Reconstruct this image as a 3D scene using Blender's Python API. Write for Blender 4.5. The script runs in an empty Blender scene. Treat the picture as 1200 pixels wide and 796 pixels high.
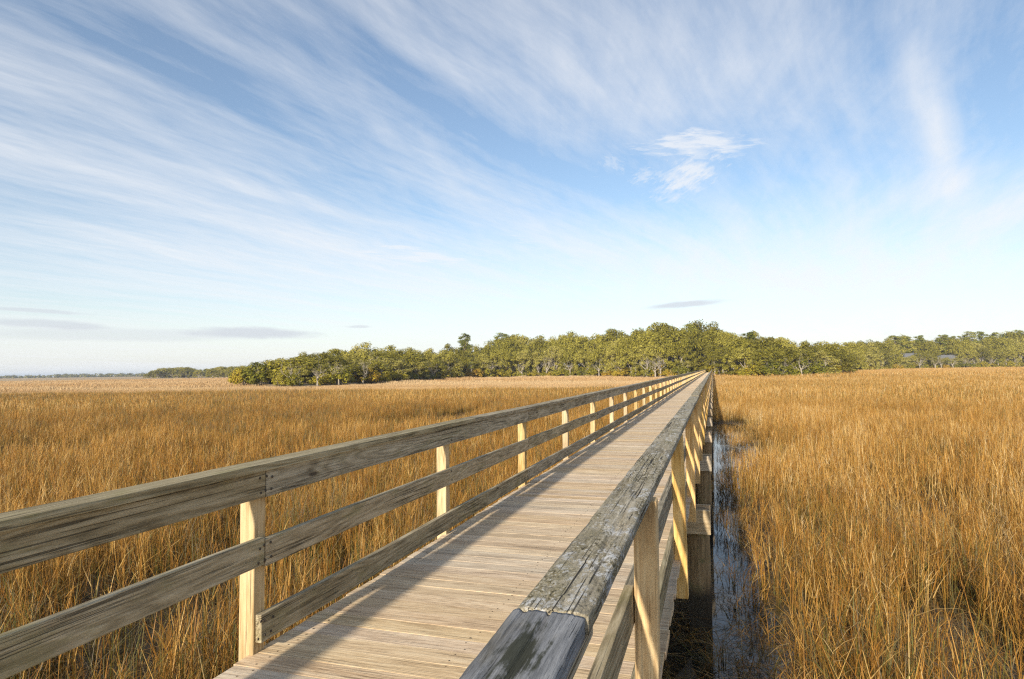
import bpy, bmesh, math, random
import numpy as np
from mathutils import Vector, Matrix
random.seed(7); rng = np.random.default_rng(7)
sc = bpy.context.scene
COL = sc.collection

# ------------------------------------------------------------------ camera
DECK = 1.75                       # deck surface above the marsh mud
CAMZ = DECK + 1.43
FPX, YAW, PITCH, ROLL = 739.1, .3078, .0489, .0133      # focal length in 1/1200 of the frame width
fw = np.array([-math.sin(YAW)*math.cos(PITCH), math.cos(YAW)*math.cos(PITCH), math.sin(PITCH)])
rt = np.array([math.cos(YAW), math.sin(YAW), 0.0]); up = np.cross(rt, fw)
rt, up = rt*math.cos(ROLL) - up*math.sin(ROLL), up*math.cos(ROLL) + rt*math.sin(ROLL)
cam = bpy.data.cameras.new('camera'); camo = bpy.data.objects.new('camera', cam); COL.objects.link(camo)
cam.sensor_width = 36; cam.lens = FPX/1200*36; cam.clip_start = .05; cam.clip_end = 20000
camo.matrix_world = Matrix(((rt[0], up[0], -fw[0], 0), (rt[1], up[1], -fw[1], 0), (rt[2], up[2], -fw[2], CAMZ), (0, 0, 0, 1)))
sc.camera = camo
def ray(x, y): return fw + rt*(x-600)/FPX - up*(y-398)/FPX
def hor(x): return 442.3 - .0133*x              # horizon line
def place(x, depth):                            # bearing + depth -> ground point
    d = ray(x, hor(x)); return d[0]*depth, d[1]*depth

# ------------------------------------------------------------------ light, exposure
SUN = Vector((.285, 2.6, -1.0)).normalized()
el = math.asin(-SUN.z)
sl = bpy.data.lights.new('sun', 'SUN'); so = bpy.data.objects.new('sun', sl); COL.objects.link(so)
sl.energy = 2.55; sl.angle = math.radians(1.6); sl.color = (1.0, .91, .76)
so.rotation_euler = SUN.to_track_quat('-Z', 'Y').to_euler(); so.location = (-10, -60, 40)
sc.view_settings.view_transform = 'Standard'; sc.view_settings.look = 'None'
sc.view_settings.exposure = 1.40; sc.view_settings.gamma = 1.0
HAZE = True; DENOISE = False
try:
    sc.cycles.max_bounces = 6; sc.cycles.transparent_max_bounces = 8; sc.cycles.volume_bounces = 0
    sc.cycles.diffuse_bounces = 3; sc.cycles.use_denoising = DENOISE; sc.cycles.filter_width = 1.25
except Exception: pass

class NB:                                        # small node-tree writer
    def __init__(s, nt): s.nt = nt; nt.nodes.clear()
    def n(s, t, ins=None, **pr):
        o = s.nt.nodes.new(t)
        for k, v in pr.items(): setattr(o, k, v)
        for k, v in (ins or {}).items(): s.put(o.inputs[k], v)
        return o
    def put(s, sock, v):
        if isinstance(v, bpy.types.NodeSocket): s.nt.links.new(v, sock)
        elif isinstance(v, bpy.types.Node): s.nt.links.new(v.outputs[0], sock)
        else: sock.default_value = v
    def m(s, op, a, b=0.0, c=None):
        ins = {0: a, 1: b}
        if c is not None: ins[2] = c
        return s.n('ShaderNodeMath', ins, operation=op).outputs[0]
    def v(s, op, a, b=(0, 0, 0)): return s.n('ShaderNodeVectorMath', {0: a, 1: b}, operation=op).outputs[0]
    def dot(s, a, b): return s.n('ShaderNodeVectorMath', {0: a, 1: b}, operation='DOT_PRODUCT').outputs['Value']
    def mix(s, f, a, b, bt='MIX'):
        o = s.n('ShaderNodeMix', {0: f}, data_type='RGBA', blend_type=bt)
        s.put(o.inputs[6], c4(a)); s.put(o.inputs[7], c4(b)); return o.outputs[2]
    def noise(s, vec, scale=1.0, detail=2.0, rough=.5, dist=0.0):
        return s.n('ShaderNodeTexNoise', {'Vector': vec, 'Scale': scale, 'Detail': detail, 'Roughness': rough, 'Distortion': dist}).outputs['Fac']
    def mr(s, val, a, b, c=0.0, d=1.0, smooth=True):
        return s.n('ShaderNodeMapRange', {0: val, 1: a, 2: b, 3: c, 4: d}, interpolation_type='SMOOTHSTEP' if smooth else 'LINEAR', clamp=True).outputs[0]
    def ramp(s, f, stops):
        o = s.n('ShaderNodeValToRGB', {0: f}); cr = o.color_ramp
        while len(cr.elements) < len(stops): cr.elements.new(.5)
        for e, (p, c) in zip(cr.elements, stops): e.position = p; e.color = c4(c)
        return o.outputs[0]
    def xyz(s, x=0.0, y=0.0, z=0.0): return s.n('ShaderNodeCombineXYZ', {0: x, 1: y, 2: z}).outputs[0]
    def sep(s, v): return s.n('ShaderNodeSeparateXYZ', {0: v}).outputs
def c4(c): return tuple(c) + (1.0,) if isinstance(c, (tuple, list)) and len(c) == 3 else c
def srgb(r, g, b, k=1.0):
    return tuple(k*((c/255/12.92) if c/255 <= .04045 else ((c/255+.055)/1.055)**2.4) for c in (r, g, b))
def material(name):
    m = bpy.data.materials.new(name); m.use_nodes = True; return m, NB(m.node_tree)

# ------------------------------------------------------------------ sky with cirrus
world = bpy.data.worlds.new('World'); sc.world = world; world.use_nodes = True
def build_sky():
    w = NB(world.node_tree)
    sky = w.n('ShaderNodeTexSky', sky_type='NISHITA', sun_disc=False, sun_elevation=el,
              sun_rotation=math.atan2(-SUN.x, -SUN.y), altitude=0, air_density=1.0, dust_density=.6, ozone_density=2.5)
    d = w.n('ShaderNodeTexCoord').outputs['Generated']
    dx, dy, dz = w.sep(d)
    zz = w.m('MAXIMUM', dz, 0.0)
    den = w.m('ADD', zz, .05)
    px, py = w.m('DIVIDE', dx, den), w.m('DIVIDE', dy, den)
    a = math.radians(15)
    al = w.m('ADD', w.m('MULTIPLY', px, math.sin(a)), w.m('MULTIPLY', py, math.cos(a)))
    ac = w.m('SUBTRACT', w.m('MULTIPLY', px, math.cos(a)), w.m('MULTIPLY', py, math.sin(a)))
    base = w.xyz(al, ac, 0.0)
    wn = w.n('ShaderNodeTexNoise', {'Vector': base, 'Scale': .55, 'Detail': 3.0}).outputs['Color']
    wrp = w.v('SCALE', w.v('SUBTRACT', wn, (.5, .5, .5))); wrp.node.inputs['Scale'].default_value = .42
    b2 = w.v('ADD', base, wrp)
    st1 = w.mr(w.noise(w.v('MULTIPLY', b2, (.30, 1.5, 1)), 1.0, 6, .55), .3, .7, 0, 1, False)
    st2 = w.mr(w.noise(w.v('ADD', w.v('MULTIPLY', b2, (.55, 5.0, 1)), (7, 3, 0)), 1.0, 5, .6), .3, .7, 0, 1, False)
    st3 = w.mr(w.noise(w.v('ADD', w.v('MULTIPLY', b2, (1.6, 17.0, 1)), (3, 5, 0)), 1.0, 5, .62), .3, .7, 0, 1, False)
    fluff = w.noise(w.v('ADD', w.v('MULTIPLY', b2, (5.0, 11.0, 1)), (2, 9, 0)), 1.0, 8, .65)
    broad = w.noise(w.v('ADD', w.v('MULTIPLY', b2, (.3, .55, 1)), (4.3, 1.7, 0)), 1.0, 3, .5)
    # a second fibre set lies across the first at a shallow angle
    b3 = w.n('ShaderNodeVectorRotate', {'Vector': b2, 'Angle': .42}, rotation_type='Z_AXIS').outputs[0]
    st4 = w.mr(w.noise(w.v('ADD', w.v('MULTIPLY', b3, (.8, 9.0, 1)), (13, 1, 0)), 1.0, 6, .62), .3, .7, 0, 1, False)
    fl2 = w.mr(fluff, .32, .68, 0, 1, False)
    dens = w.m('ADD', w.m('ADD', w.m('MULTIPLY', st1, .40), w.m('MULTIPLY', st2, .34)), w.m('ADD', w.m('MULTIPLY', st3, .12), w.m('ADD', w.m('MULTIPLY', st4, .16), w.m('MULTIPLY', fl2, .14))))
    # where the big sheets lie: angular patches on the dome
    def patch(x, y, sx, sy, ang=0.0, edge=1.0):
        c = ray(x, y); c = c/np.linalg.norm(c)
        R = np.cross(c, (0, 0, 1)); R /= np.linalg.norm(R); U = np.cross(R, c)
        ca, sa = math.cos(ang), math.sin(ang)
        A = (R*ca + U*sa)/(sx/FPX); B = (U*ca - R*sa)/(sy/FPX)
        u, v = w.dot(d, tuple(A)), w.dot(d, tuple(B))
        r2 = w.m('ADD', w.m('MULTIPLY', u, u), w.m('MULTIPLY', v, v))
        g = w.m('EXPONENT', w.m('MULTIPLY', r2, -edge))
        return w.m('MULTIPLY', g, w.m('GREATER_THAN', w.dot(d, tuple(c)), 0.0)), u, v
    tot = dens
    D = math.radians
    for (x, y, sx, sy, ang, k) in SHEETS:
        g, _, _ = patch(x, y, sx, sy, D(ang)); tot = w.m('ADD', tot, w.m('MULTIPLY', g, k*.62))
    cov = w.m('ADD', w.m('MULTIPLY', w.mr(tot, .40, 1.28, 0, 1, False), .95), .07)
    # rippled cloudlets
    for (x, y, sx, sy, ang, k) in CLOUDLETS:
        g, u, v = patch(x, y, sx, sy, D(ang))
        nz = w.noise(w.xyz(u, w.m('MULTIPLY', v, 1.6), x*.01), 2.6, 9, .68)
        wob = w.m('ADD', w.m('ADD', w.m('MULTIPLY', u, 10.0), w.m('MULTIPLY', v, 4.5)), w.m('MULTIPLY', nz, 9.0))
        rip = w.m('ADD', w.m('MULTIPLY', w.m('SINE', wob), .11), w.mr(nz, .3, .7, 0, 1, False))
        cl = w.mr(w.m('ADD', w.m('MULTIPLY', g, .75), w.m('MULTIPLY', rip, .62)), .58, 1.08, 0, 1, False)
        cov = w.m('MAXIMUM', cov, w.m('MULTIPLY', cl, k*1.12))
    veil = w.m('MULTIPLY', w.m('POWER', w.mr(zz, .0, .34, 1.0, .0, False), 2.6), .86)
    veil = w.m('MULTIPLY', veil, w.m('ADD', .55, w.m('MULTIPLY', broad, .75)))
    cov = w.m('MAXIMUM', w.m('MULTIPLY', cov, .74), veil) if False else w.m('SUBTRACT', 1.0, w.m('MULTIPLY', w.m('SUBTRACT', 1.0, w.m('MULTIPLY', cov, .82)), w.m('SUBTRACT', 1.0, veil)))
    skyc = w.mix(1.0, sky.outputs[0], SKY_TINT, 'MULTIPLY')
    col = w.mix(cov, skyc, w.mix(w.mr(zz, .0, .3), VEILC, CLOUD))
    for (x, y, sx, sy, ang, k) in GREYS:          # low flat grey-lilac bars
        g, u, v = patch(x, y, sx, sy, D(ang))
        rag = w.noise(w.xyz(w.m('MULTIPLY', u, 1.3), w.m('MULTIPLY', v, .55), x*.013), 1.6, 7, .6)
        f = w.mr(w.m('ADD', w.m('MULTIPLY', g, .8), w.m('MULTIPLY', rag, .55)), .62, 1.0)
        col = w.mix(w.m('MULTIPLY', f, k), col, GREYC)
    bg = w.n('ShaderNodeBackground', {'Color': col, 'Strength': .061})
    out = w.n('ShaderNodeOutputWorld', {0: bg.outputs[0]})
CLOUD = (5.7, 5.8, 5.98); VEILC = (5.95, 6.05, 6.2); SKY_TINT = (1.12, 1.09, 1.04); GREYC = (4.1, 4.3, 4.75)
SHEETS = [(560, 20, 330, 95, -28, .36), (720, 70, 150, 90, -15, .22), (60, 190, 380, 62, -16, .34), (420, 215, 190, 26, -18, .16),
          (700, 265, 360, 40, -20, .2), (1100, 165, 15, 70, 12, .75), (1080, 226, 45, 15, 18, .6), (1175, 250, 55, 34, 10, .7), (1085, 40, 26, 80, 0, .16),
          (230, 255, 250, 30, -8, .2), (880, 85, 160, 24, 14, .16), (960, 330, 190, 32, -4, .28), (600, 330, 220, 34, -4, .26), (20, 20, 90, 50, -30, .24),
          (450, 70, 240, 20, -32, -.42), (560, 165, 230, 26, -28, -.3), (240, 120, 230, 26, -20, -.22), (950, 190, 130, 55, 0, -.16), (1180, 100, 50, 90, 0, -.2), (790, 185, 120, 60, 0, -.3), (300, 320, 330, 40, -3, .2), (900, 290, 240, 40, -10, .28), (640, 300, 260, 22, -6, .25), (1000, 330, 200, 22, -3, .3), (150, 300, 260, 24, -4, .22)]
CLOUDLETS = [(815, 168, 70, 20, -6, .86), (805, 207, 42, 26, 25, .85), (716, 190, 18, 12, -30, .4), (755, 206, 16, 10, 20, .5), (475, 300, 120, 17, -3, .85), (650, 285, 90, 14, -6, .6), (700, 330, 110, 12, -3, .5), (1185, 245, 55, 22, 12, .6), (290, 281, 45, 6, 0, .45)]
GREYS = [(300, 390, 90, 9, -1, .75), (60, 380, 70, 7, -2, .6), (40, 364, 60, 3, -2, .5), (800, 357, 62, 5, 3, .7), (420, 383, 20, 2.5, 0, .5), (120, 392, 170, 10, 0, .35)]
build_sky()

# ------------------------------------------------------------------ object helpers
def tag(o, label=None, cat=None, group=None, kind=None):
    for k, v in (('label', label), ('category', cat), ('group', group), ('kind', kind)):
        if v: o[k] = v
    return o
def link(name, data, parent=None, loc=(0, 0, 0), rot=(0, 0, 0), scl=(1, 1, 1)):
    o = bpy.data.objects.new(name, data); COL.objects.link(o)
    o.location = loc; o.rotation_euler = rot; o.scale = scl
    if parent: o.parent = parent
    return o
def pydata(name, V, F, mat=None, smooth=False, attrs=None):
    me = bpy.data.meshes.new(name)
    V = np.asarray(V, dtype=np.float32)
    if isinstance(F, np.ndarray):
        nf, k = F.shape
        me.vertices.add(len(V)); me.vertices.foreach_set('co', V.ravel())
        me.loops.add(nf*k); me.loops.foreach_set('vertex_index', F.astype(np.int32).ravel())
        me.polygons.add(nf); me.polygons.foreach_set('loop_start', (np.arange(nf)*k).astype(np.int32))
        me.update(calc_edges=True)
    else:
        me.from_pydata(V.tolist(), [], F); me.update()
    for an, av in (attrs or {}).items():
        at = me.attributes.new(an, 'FLOAT', 'POINT'); at.data.foreach_set('value', np.asarray(av, dtype=np.float32))
    if mat: me.materials.append(mat)
    if smooth: me.polygons.foreach_set('use_smooth', np.ones(len(me.polygons), bool))
    return me
def board_mesh(name, sx, sy, sz, mat, bev=.004, seg=1, jitter=0.0, axis=0, cuts=0, end_jit=0.0):
    """a sawn board centred on its origin, edges eased, cut along its length so that it can warp a little"""
    bm = bmesh.new(); bmesh.ops.create_cube(bm, size=1.0)
    bmesh.ops.scale(bm, vec=(sx, sy, sz), verts=bm.verts)
    if cuts:
        es = [e for e in bm.edges if abs((e.verts[0].co - e.verts[1].co)[axis]) > 1e-6]
        bmesh.ops.subdivide_edges(bm, edges=es, cuts=cuts, use_grid_fill=True)
    if bev:
        dim = (sx, sy, sz)
        es = [e for e in bm.edges if len(e.link_faces) == 2 and e.calc_face_angle(0) > .5]
        bmesh.ops.bevel(bm, geom=es, offset=bev, segments=seg, affect='EDGES', profile=.6)
    if jitter:
        L = (sx, sy, sz)[axis]; ph = [random.uniform(0, 6.28) for _ in range(4)]
        for v in bm.verts:
            t = v.co[axis]/L*2
            a, b = (axis+1) % 3, (axis+2) % 3
            v.co[a] += jitter*(math.sin(2.1*t+ph[0])+.5*math.sin(5.3*t+ph[1]))
            v.co[b] += jitter*(math.sin(1.7*t+ph[2])+.5*math.sin(4.1*t+ph[3]))
            if end_jit: v.co[axis] += math.copysign(end_jit*random.uniform(-1, 1)*.3, v.co[axis])
    me = bpy.data.meshes.new(name); bm.to_mesh(me); bm.free(); me.materials.append(mat); return me

# ------------------------------------------------------------------ wood materials
def wood(name, axis, dark, mid, light, knot=(.06, .04, .025), ring=.5, crack=.5, crackcol=(.035, .028, .02), tone=.22, lichen=None, moss=0.0,
         mosscol=(.16, .15, .03), bump=.5, fine=90, rough=.85, stain=.35, knots=.6, crust=0.0, patch=None):
    m, b = material(name)
    tc = b.n('ShaderNodeTexCoord').outputs['Object']
    isl = b.n('ShaderNodeNewGeometry').outputs['Random Per Island']
    rnd = b.n('ShaderNodeObjectInfo').outputs['Random']
    seed = b.m('ADD', b.m('MULTIPLY', rnd, 57.3), b.m('MULTIPLY', isl, 91.7))
    p = b.v('ADD', tc, b.xyz(seed, b.m('MULTIPLY', seed, 1.37), b.m('MULTIPLY', seed, .73)))
    def S(al, ac): return tuple(al if i == axis else ac for i in range(3))
    q = b.v('MULTIPLY', p, S(.5, 5.0))
    rn = b.noise(q, 1.0, 2, .45, .2)
    rg = b.m('MULTIPLY', b.m('ADD', b.m('SINE', b.m('MULTIPLY', rn, 120.0)), 1.0), .5)
    fib = b.mr(b.noise(b.v('MULTIPLY', p, S(2.6, fine*.55)), 1.0, 5, .68), .3, .7, 0, 1, False)
    fin = b.mr(b.noise(b.v('MULTIPLY', p, S(14, fine*2.6)), 1.0, 3, .65), .3, .7, 0, 1, False)
    brd = b.mr(b.noise(b.v('MULTIPLY', p, S(1.5, 7.0)), 1.0, 5, .65), .3, .7, 0, 1, False)
    crk = b.mr(b.noise(b.v('MULTIPLY', p, S(1.3, fine*1.9)), 1.0, 2, .5), .585, .63)
    crk = b.m('MULTIPLY', crk, b.mr(b.noise(b.v('MULTIPLY', p, S(1.3, 5.0)), 1.0, 3), .42, .6))
    vo = b.n('ShaderNodeTexVoronoi', {'Vector': b.v('MULTIPLY', p, S(1.2, 4.6)), 'Scale': 1.0}, feature='F1')
    vd = b.m('ADD', vo.outputs['Distance'], b.m('MULTIPLY', b.m('SUBTRACT', b.noise(b.v('MULTIPLY', p, S(10, 30)), 1.0, 2), .5), .05))
    kn = b.m('MULTIPLY', b.mr(vd, .03, .075, 1, 0), b.m('GREATER_THAN', b.sep(vo.outputs['Color'])[0], 1-knots*.5))
    f = b.m('ADD', b.m('ADD', b.m('MULTIPLY', fib, .42), b.m('MULTIPLY', fin, .22)), b.m('ADD', b.m('MULTIPLY', rg, .16*ring), b.m('MULTIPLY', brd, .26)))
    f = b.mr(f, .12, .86+.1*ring, 0, 1, False)
    col = b.ramp(f, [(0.0, dark), (.45, mid), (1.0, light)])
    if stain:
        stn = b.mr(b.noise(b.v('MULTIPLY', p, S(2.2, 7.0)), 1.0, 5, .65), .52, .72)
        col = b.mix(b.m('MULTIPLY', stn, stain), col, tuple(c*.55 for c in dark))
    if moss:
        ms = b.mr(b.noise(b.v('MULTIPLY', p, S(3.0, 9.0)), 1.0, 6, .65), .5, .68)
        col = b.mix(b.m('MULTIPLY', ms, moss), col, mosscol)
    if lichen:
        amt, lc = lichen
        l1 = b.noise(b.v('MULTIPLY', p, S(7, 22)), 1.0, 8, .72)
        l2 = b.noise(b.v('MULTIPLY', p, S(1.6, 3.5)), 1.0, 3)
        lf = b.mr(b.m('ADD', b.m('MULTIPLY', l1, .75), b.m('MULTIPLY', l2, .5)), .66, .76)
        col = b.mix(b.m('MULTIPLY', lf, amt), col, lc)
    if crust:                                     # flaking grey crust, olive growth, bare tan wood showing between
        i1 = b.noise(b.v('MULTIPLY', p, S(26, 60)), 1.0, 8, .75); i2 = b.noise(b.v('MULTIPLY', p, S(55, 120)), 1.0, 4, .7); i3 = b.noise(b.v('MULTIPLY', p, S(3.0, 8)), 1.0, 4, .6)
        grow = b.mr(b.m('ADD', b.m('MULTIPLY', i1, .8), b.m('MULTIPLY', i3, .7)), .68, .84)
        gc = b.ramp(i2, [(.38, (.03, .026, .015)), (.46, (.14, .11, .04)), (.53, (.33, .27, .14)), (.62, (.56, .53, .46))])
        col = b.mix(b.m('MULTIPLY', grow, crust), col, gc)
        i4 = b.noise(b.v('MULTIPLY', b.v('ADD', p, (3, 5, 1)), S(9, 16)), 1.0, 8, .75)
        wh = b.m('MULTIPLY', b.mr(i4, .53, .60), b.mr(i2, .38, .55))
        col = b.mix(b.m('MULTIPLY', wh, .9*crust), col, (.56, .55, .53))
        spk = b.mr(i1, .43, .37); col = b.mix(b.m('MULTIPLY', spk, .8*crust), col, (.04, .035, .025))
    if patch:                                     # one dark mossy blotch that belongs to this board
        (cx, cy, rx, ry, pc) = patch
        sx, sy, sz = b.sep(tc)
        u = b.m('DIVIDE', b.m('SUBTRACT', sx, cx), rx); v = b.m('DIVIDE', b.m('SUBTRACT', sy, cy), ry)
        r2 = b.m('ADD', b.m('MULTIPLY', u, u), b.m('MULTIPLY', v, v))
        nn = b.noise(b.v('MULTIPLY', p, S(14, 40)), 1.0, 6, .7)
        n2 = b.noise(b.v('MULTIPLY', p, S(5, 110)), 1.0, 4, .6)
        pf = b.mr(b.m('ADD', b.m('EXPONENT', b.m('MULTIPLY', r2, -1.0)), b.m('ADD', b.m('MULTIPLY', b.m('SUBTRACT', nn, .5), 1.8), b.m('MULTIPLY', b.m('SUBTRACT', n2, .5), 1.6))), .36, .80)
        col = b.mix(b.m('MULTIPLY', pf, .92), col, pc)
    col = b.mix(b.m('MULTIPLY', kn, .85), col, knot)
    col = b.mix(b.m('MULTIPLY', crk, crack), col, crackcol)
    wn = b.n('ShaderNodeTexWhiteNoise', {'W': seed}, noise_dimensions='1D')
    tv = b.m('ADD', 1.0-tone, b.m('MULTIPLY', wn.outputs['Value'], 2*tone))
    hs = b.n('ShaderNodeHueSaturation', {'Hue': b.m('ADD', .494, b.m('MULTIPLY', b.sep(wn.outputs['Color'])[1], .008)), 'Saturation': b.m('ADD', .82, b.m('MULTIPLY', b.sep(wn.outputs['Color'])[2], .36)), 'Value': tv, 'Fac': 1.0, 'Color': col})
    hx = b.m('ADD', b.m('MULTIPLY', i1, 1.6*crust), b.m('MULTIPLY', i2, .8*crust)) if crust else 0.0
    h = b.m('SUBTRACT', b.m('ADD', hx, b.m('ADD', b.m('MULTIPLY', fib, .5), b.m('ADD', b.m('MULTIPLY', fin, .3), b.m('MULTIPLY', rg, .2*ring)))), b.m('MULTIPLY', crk, 1.4))
    bp = b.n('ShaderNodeBump', {'Strength': bump, 'Distance': .004, 'Height': h})
    pr = b.n('ShaderNodeBsdfPrincipled', {'Base Color': hs, 'Roughness': rough, 'Normal': bp, 'Specular IOR Level': .22})
    b.n('ShaderNodeOutputMaterial', {0: pr.outputs[0]})
    return m
M = {}
M['plank'] = wood('deck_plank_wood', 0, (.28, .195, .12), (.62, .475, .31), (.82, .68, .48), ring=.8, crack=.6, crackcol=(.10, .07, .045), tone=.11, stain=.22, fine=75, bump=.6, knots=.4, knot=(.2, .11, .05))
M['rail'] = wood('weathered_rail_wood', 1, (.095, .075, .045), (.32, .265, .17), (.56, .49, .35), ring=1.4, crack=.7, tone=.15, moss=.35, mosscol=(.20, .185, .07), stain=.4, knots=.7, bump=.9)
M['cap'] = wood('lichened_cap_wood', 1, (.08, .065, .04), (.33, .28, .185), (.56, .50, .38), ring=.6, crack=1.0, tone=.06, moss=.45, mosscol=(.20, .17, .06), stain=.5, bump=1.0, fine=80, crust=.9)
M['cap_blue'] = wood('grey_blue_cap_wood', 1, (.07, .07, .07), (.23, .23, .235), (.42, .415, .41), ring=.8, crack=1.0, tone=0.0, moss=.3, mosscol=(.17, .14, .06), stain=.6, bump=1.0, fine=130,
                     patch=(-.004, 1.42, .042, .12, (.03, .032, .014)), knots=.2)
M['post'] = wood('yellow_pine_post_wood', 2, (.27, .155, .05), (.56, .405, .20), (.70, .57, .34), ring=1.5, crack=.65, tone=.13, stain=.34, moss=.3, mosscol=(.36, .27, .12), bump=.6, knots=.7, knot=(.14, .06, .02))
M['post_bounce'] = wood('bounce_tinted_post_wood', 2, (.36, .20, .07), (.68, .45, .195), (.82, .63, .34), ring=1.2, crack=.5, tone=.10, stain=.3, moss=.25, mosscol=(.34, .23, .08), bump=.6, knots=.7, knot=(.12, .05, .015))  # right posts: warm bounce light off the grass is put into the wood colour
M['beam'] = wood('pale_beam_wood', 0, (.30, .215, .13), (.52, .41, .27), (.68, .56, .40), ring=.8, crack=.5, tone=.1, stain=.35, bump=.6)
M['joist'] = wood('joist_wood', 1, (.17, .13, .08), (.33, .26, .17), (.45, .37, .26), ring=.8, crack=.4, tone=.1, bump=.5)
def pile_material():
    m, b = material('pile_wood')
    tc = b.n('ShaderNodeTexCoord').outputs['Object']; p = b.v('MULTIPLY', tc, (22, 22, 2.2))
    f = b.noise(p, 1.0, 6, .65); g = b.noise(tc, 4.0, 4)
    col = b.ramp(f, [(.25, (.08, .055, .028)), (.5, (.27, .18, .085)), (.75, (.42, .30, .16))])
    col = b.mix(b.mr(g, .52, .68), col, (.16, .14, .05))
    z = b.sep(tc)[2]                              # tide line: wet mud-black below, grown with algae
    falloff = b.mr(b.m('ADD', z, b.m('MULTIPLY', g, .22)), .52, .72, 1, 0)
    col = b.mix(b.m('MULTIPLY', falloff, .88), col, (.018, .017, .011))
    bp = b.n('ShaderNodeBump', {'Strength': .6, 'Distance': .008, 'Height': f})
    pr = b.n('ShaderNodeBsdfPrincipled', {'Base Color': col, 'Roughness': .75, 'Normal': bp}); b.n('ShaderNodeOutputMaterial', {0: pr.outputs[0]}); return m
M['pile'] = pile_material()
def plain(name, col, rough=.7, metal=0.0, var=.2, scale=8):
    m, b = material(name)
    tc = b.n('ShaderNodeTexCoord').outputs['Object']
    f = b.noise(tc, scale, 5, .6)
    c = b.mix(f, tuple(x*(1-var) for x in col), tuple(min(1, x*(1+var)) for x in col))
    pr = b.n('ShaderNodeBsdfPrincipled', {'Base Color': c, 'Roughness': rough, 'Metallic': metal}); b.n('ShaderNodeOutputMaterial', {0: pr.outputs[0]}); return m
M['nail'] = plain('rusty_nail_steel', (.06, .045, .035), .6, .3)

# ------------------------------------------------------------------ marsh floor, water, upland
def fbm2(x, y, seed=0, octs=4):
    """cheap smooth value noise for terrain and wear"""
    r = np.random.default_rng(seed); t = r.random((64, 64)); out = np.zeros(np.broadcast(x, y).shape); amp = .5
    for o in range(octs):
        xx, yy = x*2**o, y*2**o
        xi, yi = np.floor(xx).astype(int), np.floor(yy).astype(int); fx, fy = xx-xi, yy-yi
        fx, fy = fx*fx*(3-2*fx), fy*fy*(3-2*fy)
        g = lambda a, c: t[(xi+a) % 64, (yi+c) % 64]
        out = out + amp*((g(0, 0)*(1-fx)+g(1, 0)*fx)*(1-fy)+(g(0, 1)*(1-fx)+g(1, 1)*fx)*fy); amp *= .5
    return out
# x, y, rx, ry, depth
POOLS = [(.8, 29, 1.35, 9.5, .3), (.15, 20, .45, 7.0, .4), (.25, 11.5, .42, 3.6, .4), (.3, 7.2, .5, 2.4, .4), (6.4, 22.5, .9, 4.0, .2), (-26.5, 17.2, 4.2, 3.8, .22), (-16.2, 35, 2.4, 7, .25),
         (-51, 79, 9, 1.3, .25), (-1.3, 20, 1.2, 30, .22), (2.3, 7.5, .3, .7, .14)]
def pool(x, y):
    d = np.zeros(np.broadcast(x, y).shape)
    wob = (fbm2(x*.8+9, y*.8+4, 5)-.47)*1.1
    for (cx, cy, rx, ry, dp) in POOLS:
        r = np.sqrt(((x-cx)/rx)**2+((y-cy)/ry)**2)
        d = np.maximum(d, dp*np.clip(1.25-r+wob*.5, 0, 1))
    return d
def ground_z(x, y): return .035 + .05*(fbm2(x*.9, y*.9, 3)-.47) - pool(x, y)
def grid_sheet(name, xs, ys, zf, mat):
    X, Y = np.meshgrid(xs, ys); Z = zf(X, Y); n, m_ = X.shape
    V = np.stack([X.ravel(), Y.ravel(), Z.ravel()], 1)
    i = np.arange(n*m_).reshape(n, m_); F = np.stack([i[:-1, :-1].ravel(), i[:-1, 1:].ravel(), i[1:, 1:].ravel(), i[1:, :-1].ravel()], 1)
    return pydata(name, V, F, mat, True)
def mud_material():
    m, b = material('marsh_mud')
    pos = b.n('ShaderNodeNewGeometry').outputs['Position']
    n1 = b.noise(pos, 3.0, 6, .65); n2 = b.noise(pos, .05, 5, .6); n3 = b.noise(b.v('MULTIPLY', pos, (40, 40, 40)), 1.0, 3)
    near = b.ramp(n1, [(.3, (.030, .024, .016)), (.55, (.075, .055, .030)), (.75, (.15, .11, .055))])
    far = b.ramp(n2, [(.3, (.34, .21, .085)), (.55, (.43, .29, .13)), (.75, (.50, .37, .19))])
    d = b.n('ShaderNodeVectorMath', {0: pos}, operation='LENGTH').outputs['Value']
    col = b.mix(b.mr(d, 90, 260), near, far)
    bp = b.n('ShaderNodeBump', {'Strength': .6, 'Distance': .03, 'Height': n3})
    pr = b.n('ShaderNodeBsdfPrincipled', {'Base Color': col, 'Roughness': .8, 'Normal': bp}); b.n('ShaderNodeOutputMaterial', {0: pr.outputs[0]}); return m
def uneven(n0, n1, near, far):
    return np.unique(np.concatenate([np.arange(-near, near+.01, n0), -near-np.geomspace(.8, far-near, n1), near+np.geomspace(.8, far-near, n1)]))
gxs = np.unique(np.concatenate([np.arange(-4, 4, .16), np.arange(-32, -4, .5), np.arange(4, 20, .5), -32-np.geomspace(.8, 8000, 60), 20+np.geomspace(.8, 8000, 60)]))
gys = np.unique(np.concatenate([np.arange(-6, 42, .22), -6-np.geomspace(.6, 6000, 30), 42+np.geomspace(.4, 9000, 90)]))
tag(link('ground', grid_sheet('ground', gxs, gys, ground_z, None and 0 or mud_material())), kind='structure')
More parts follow.
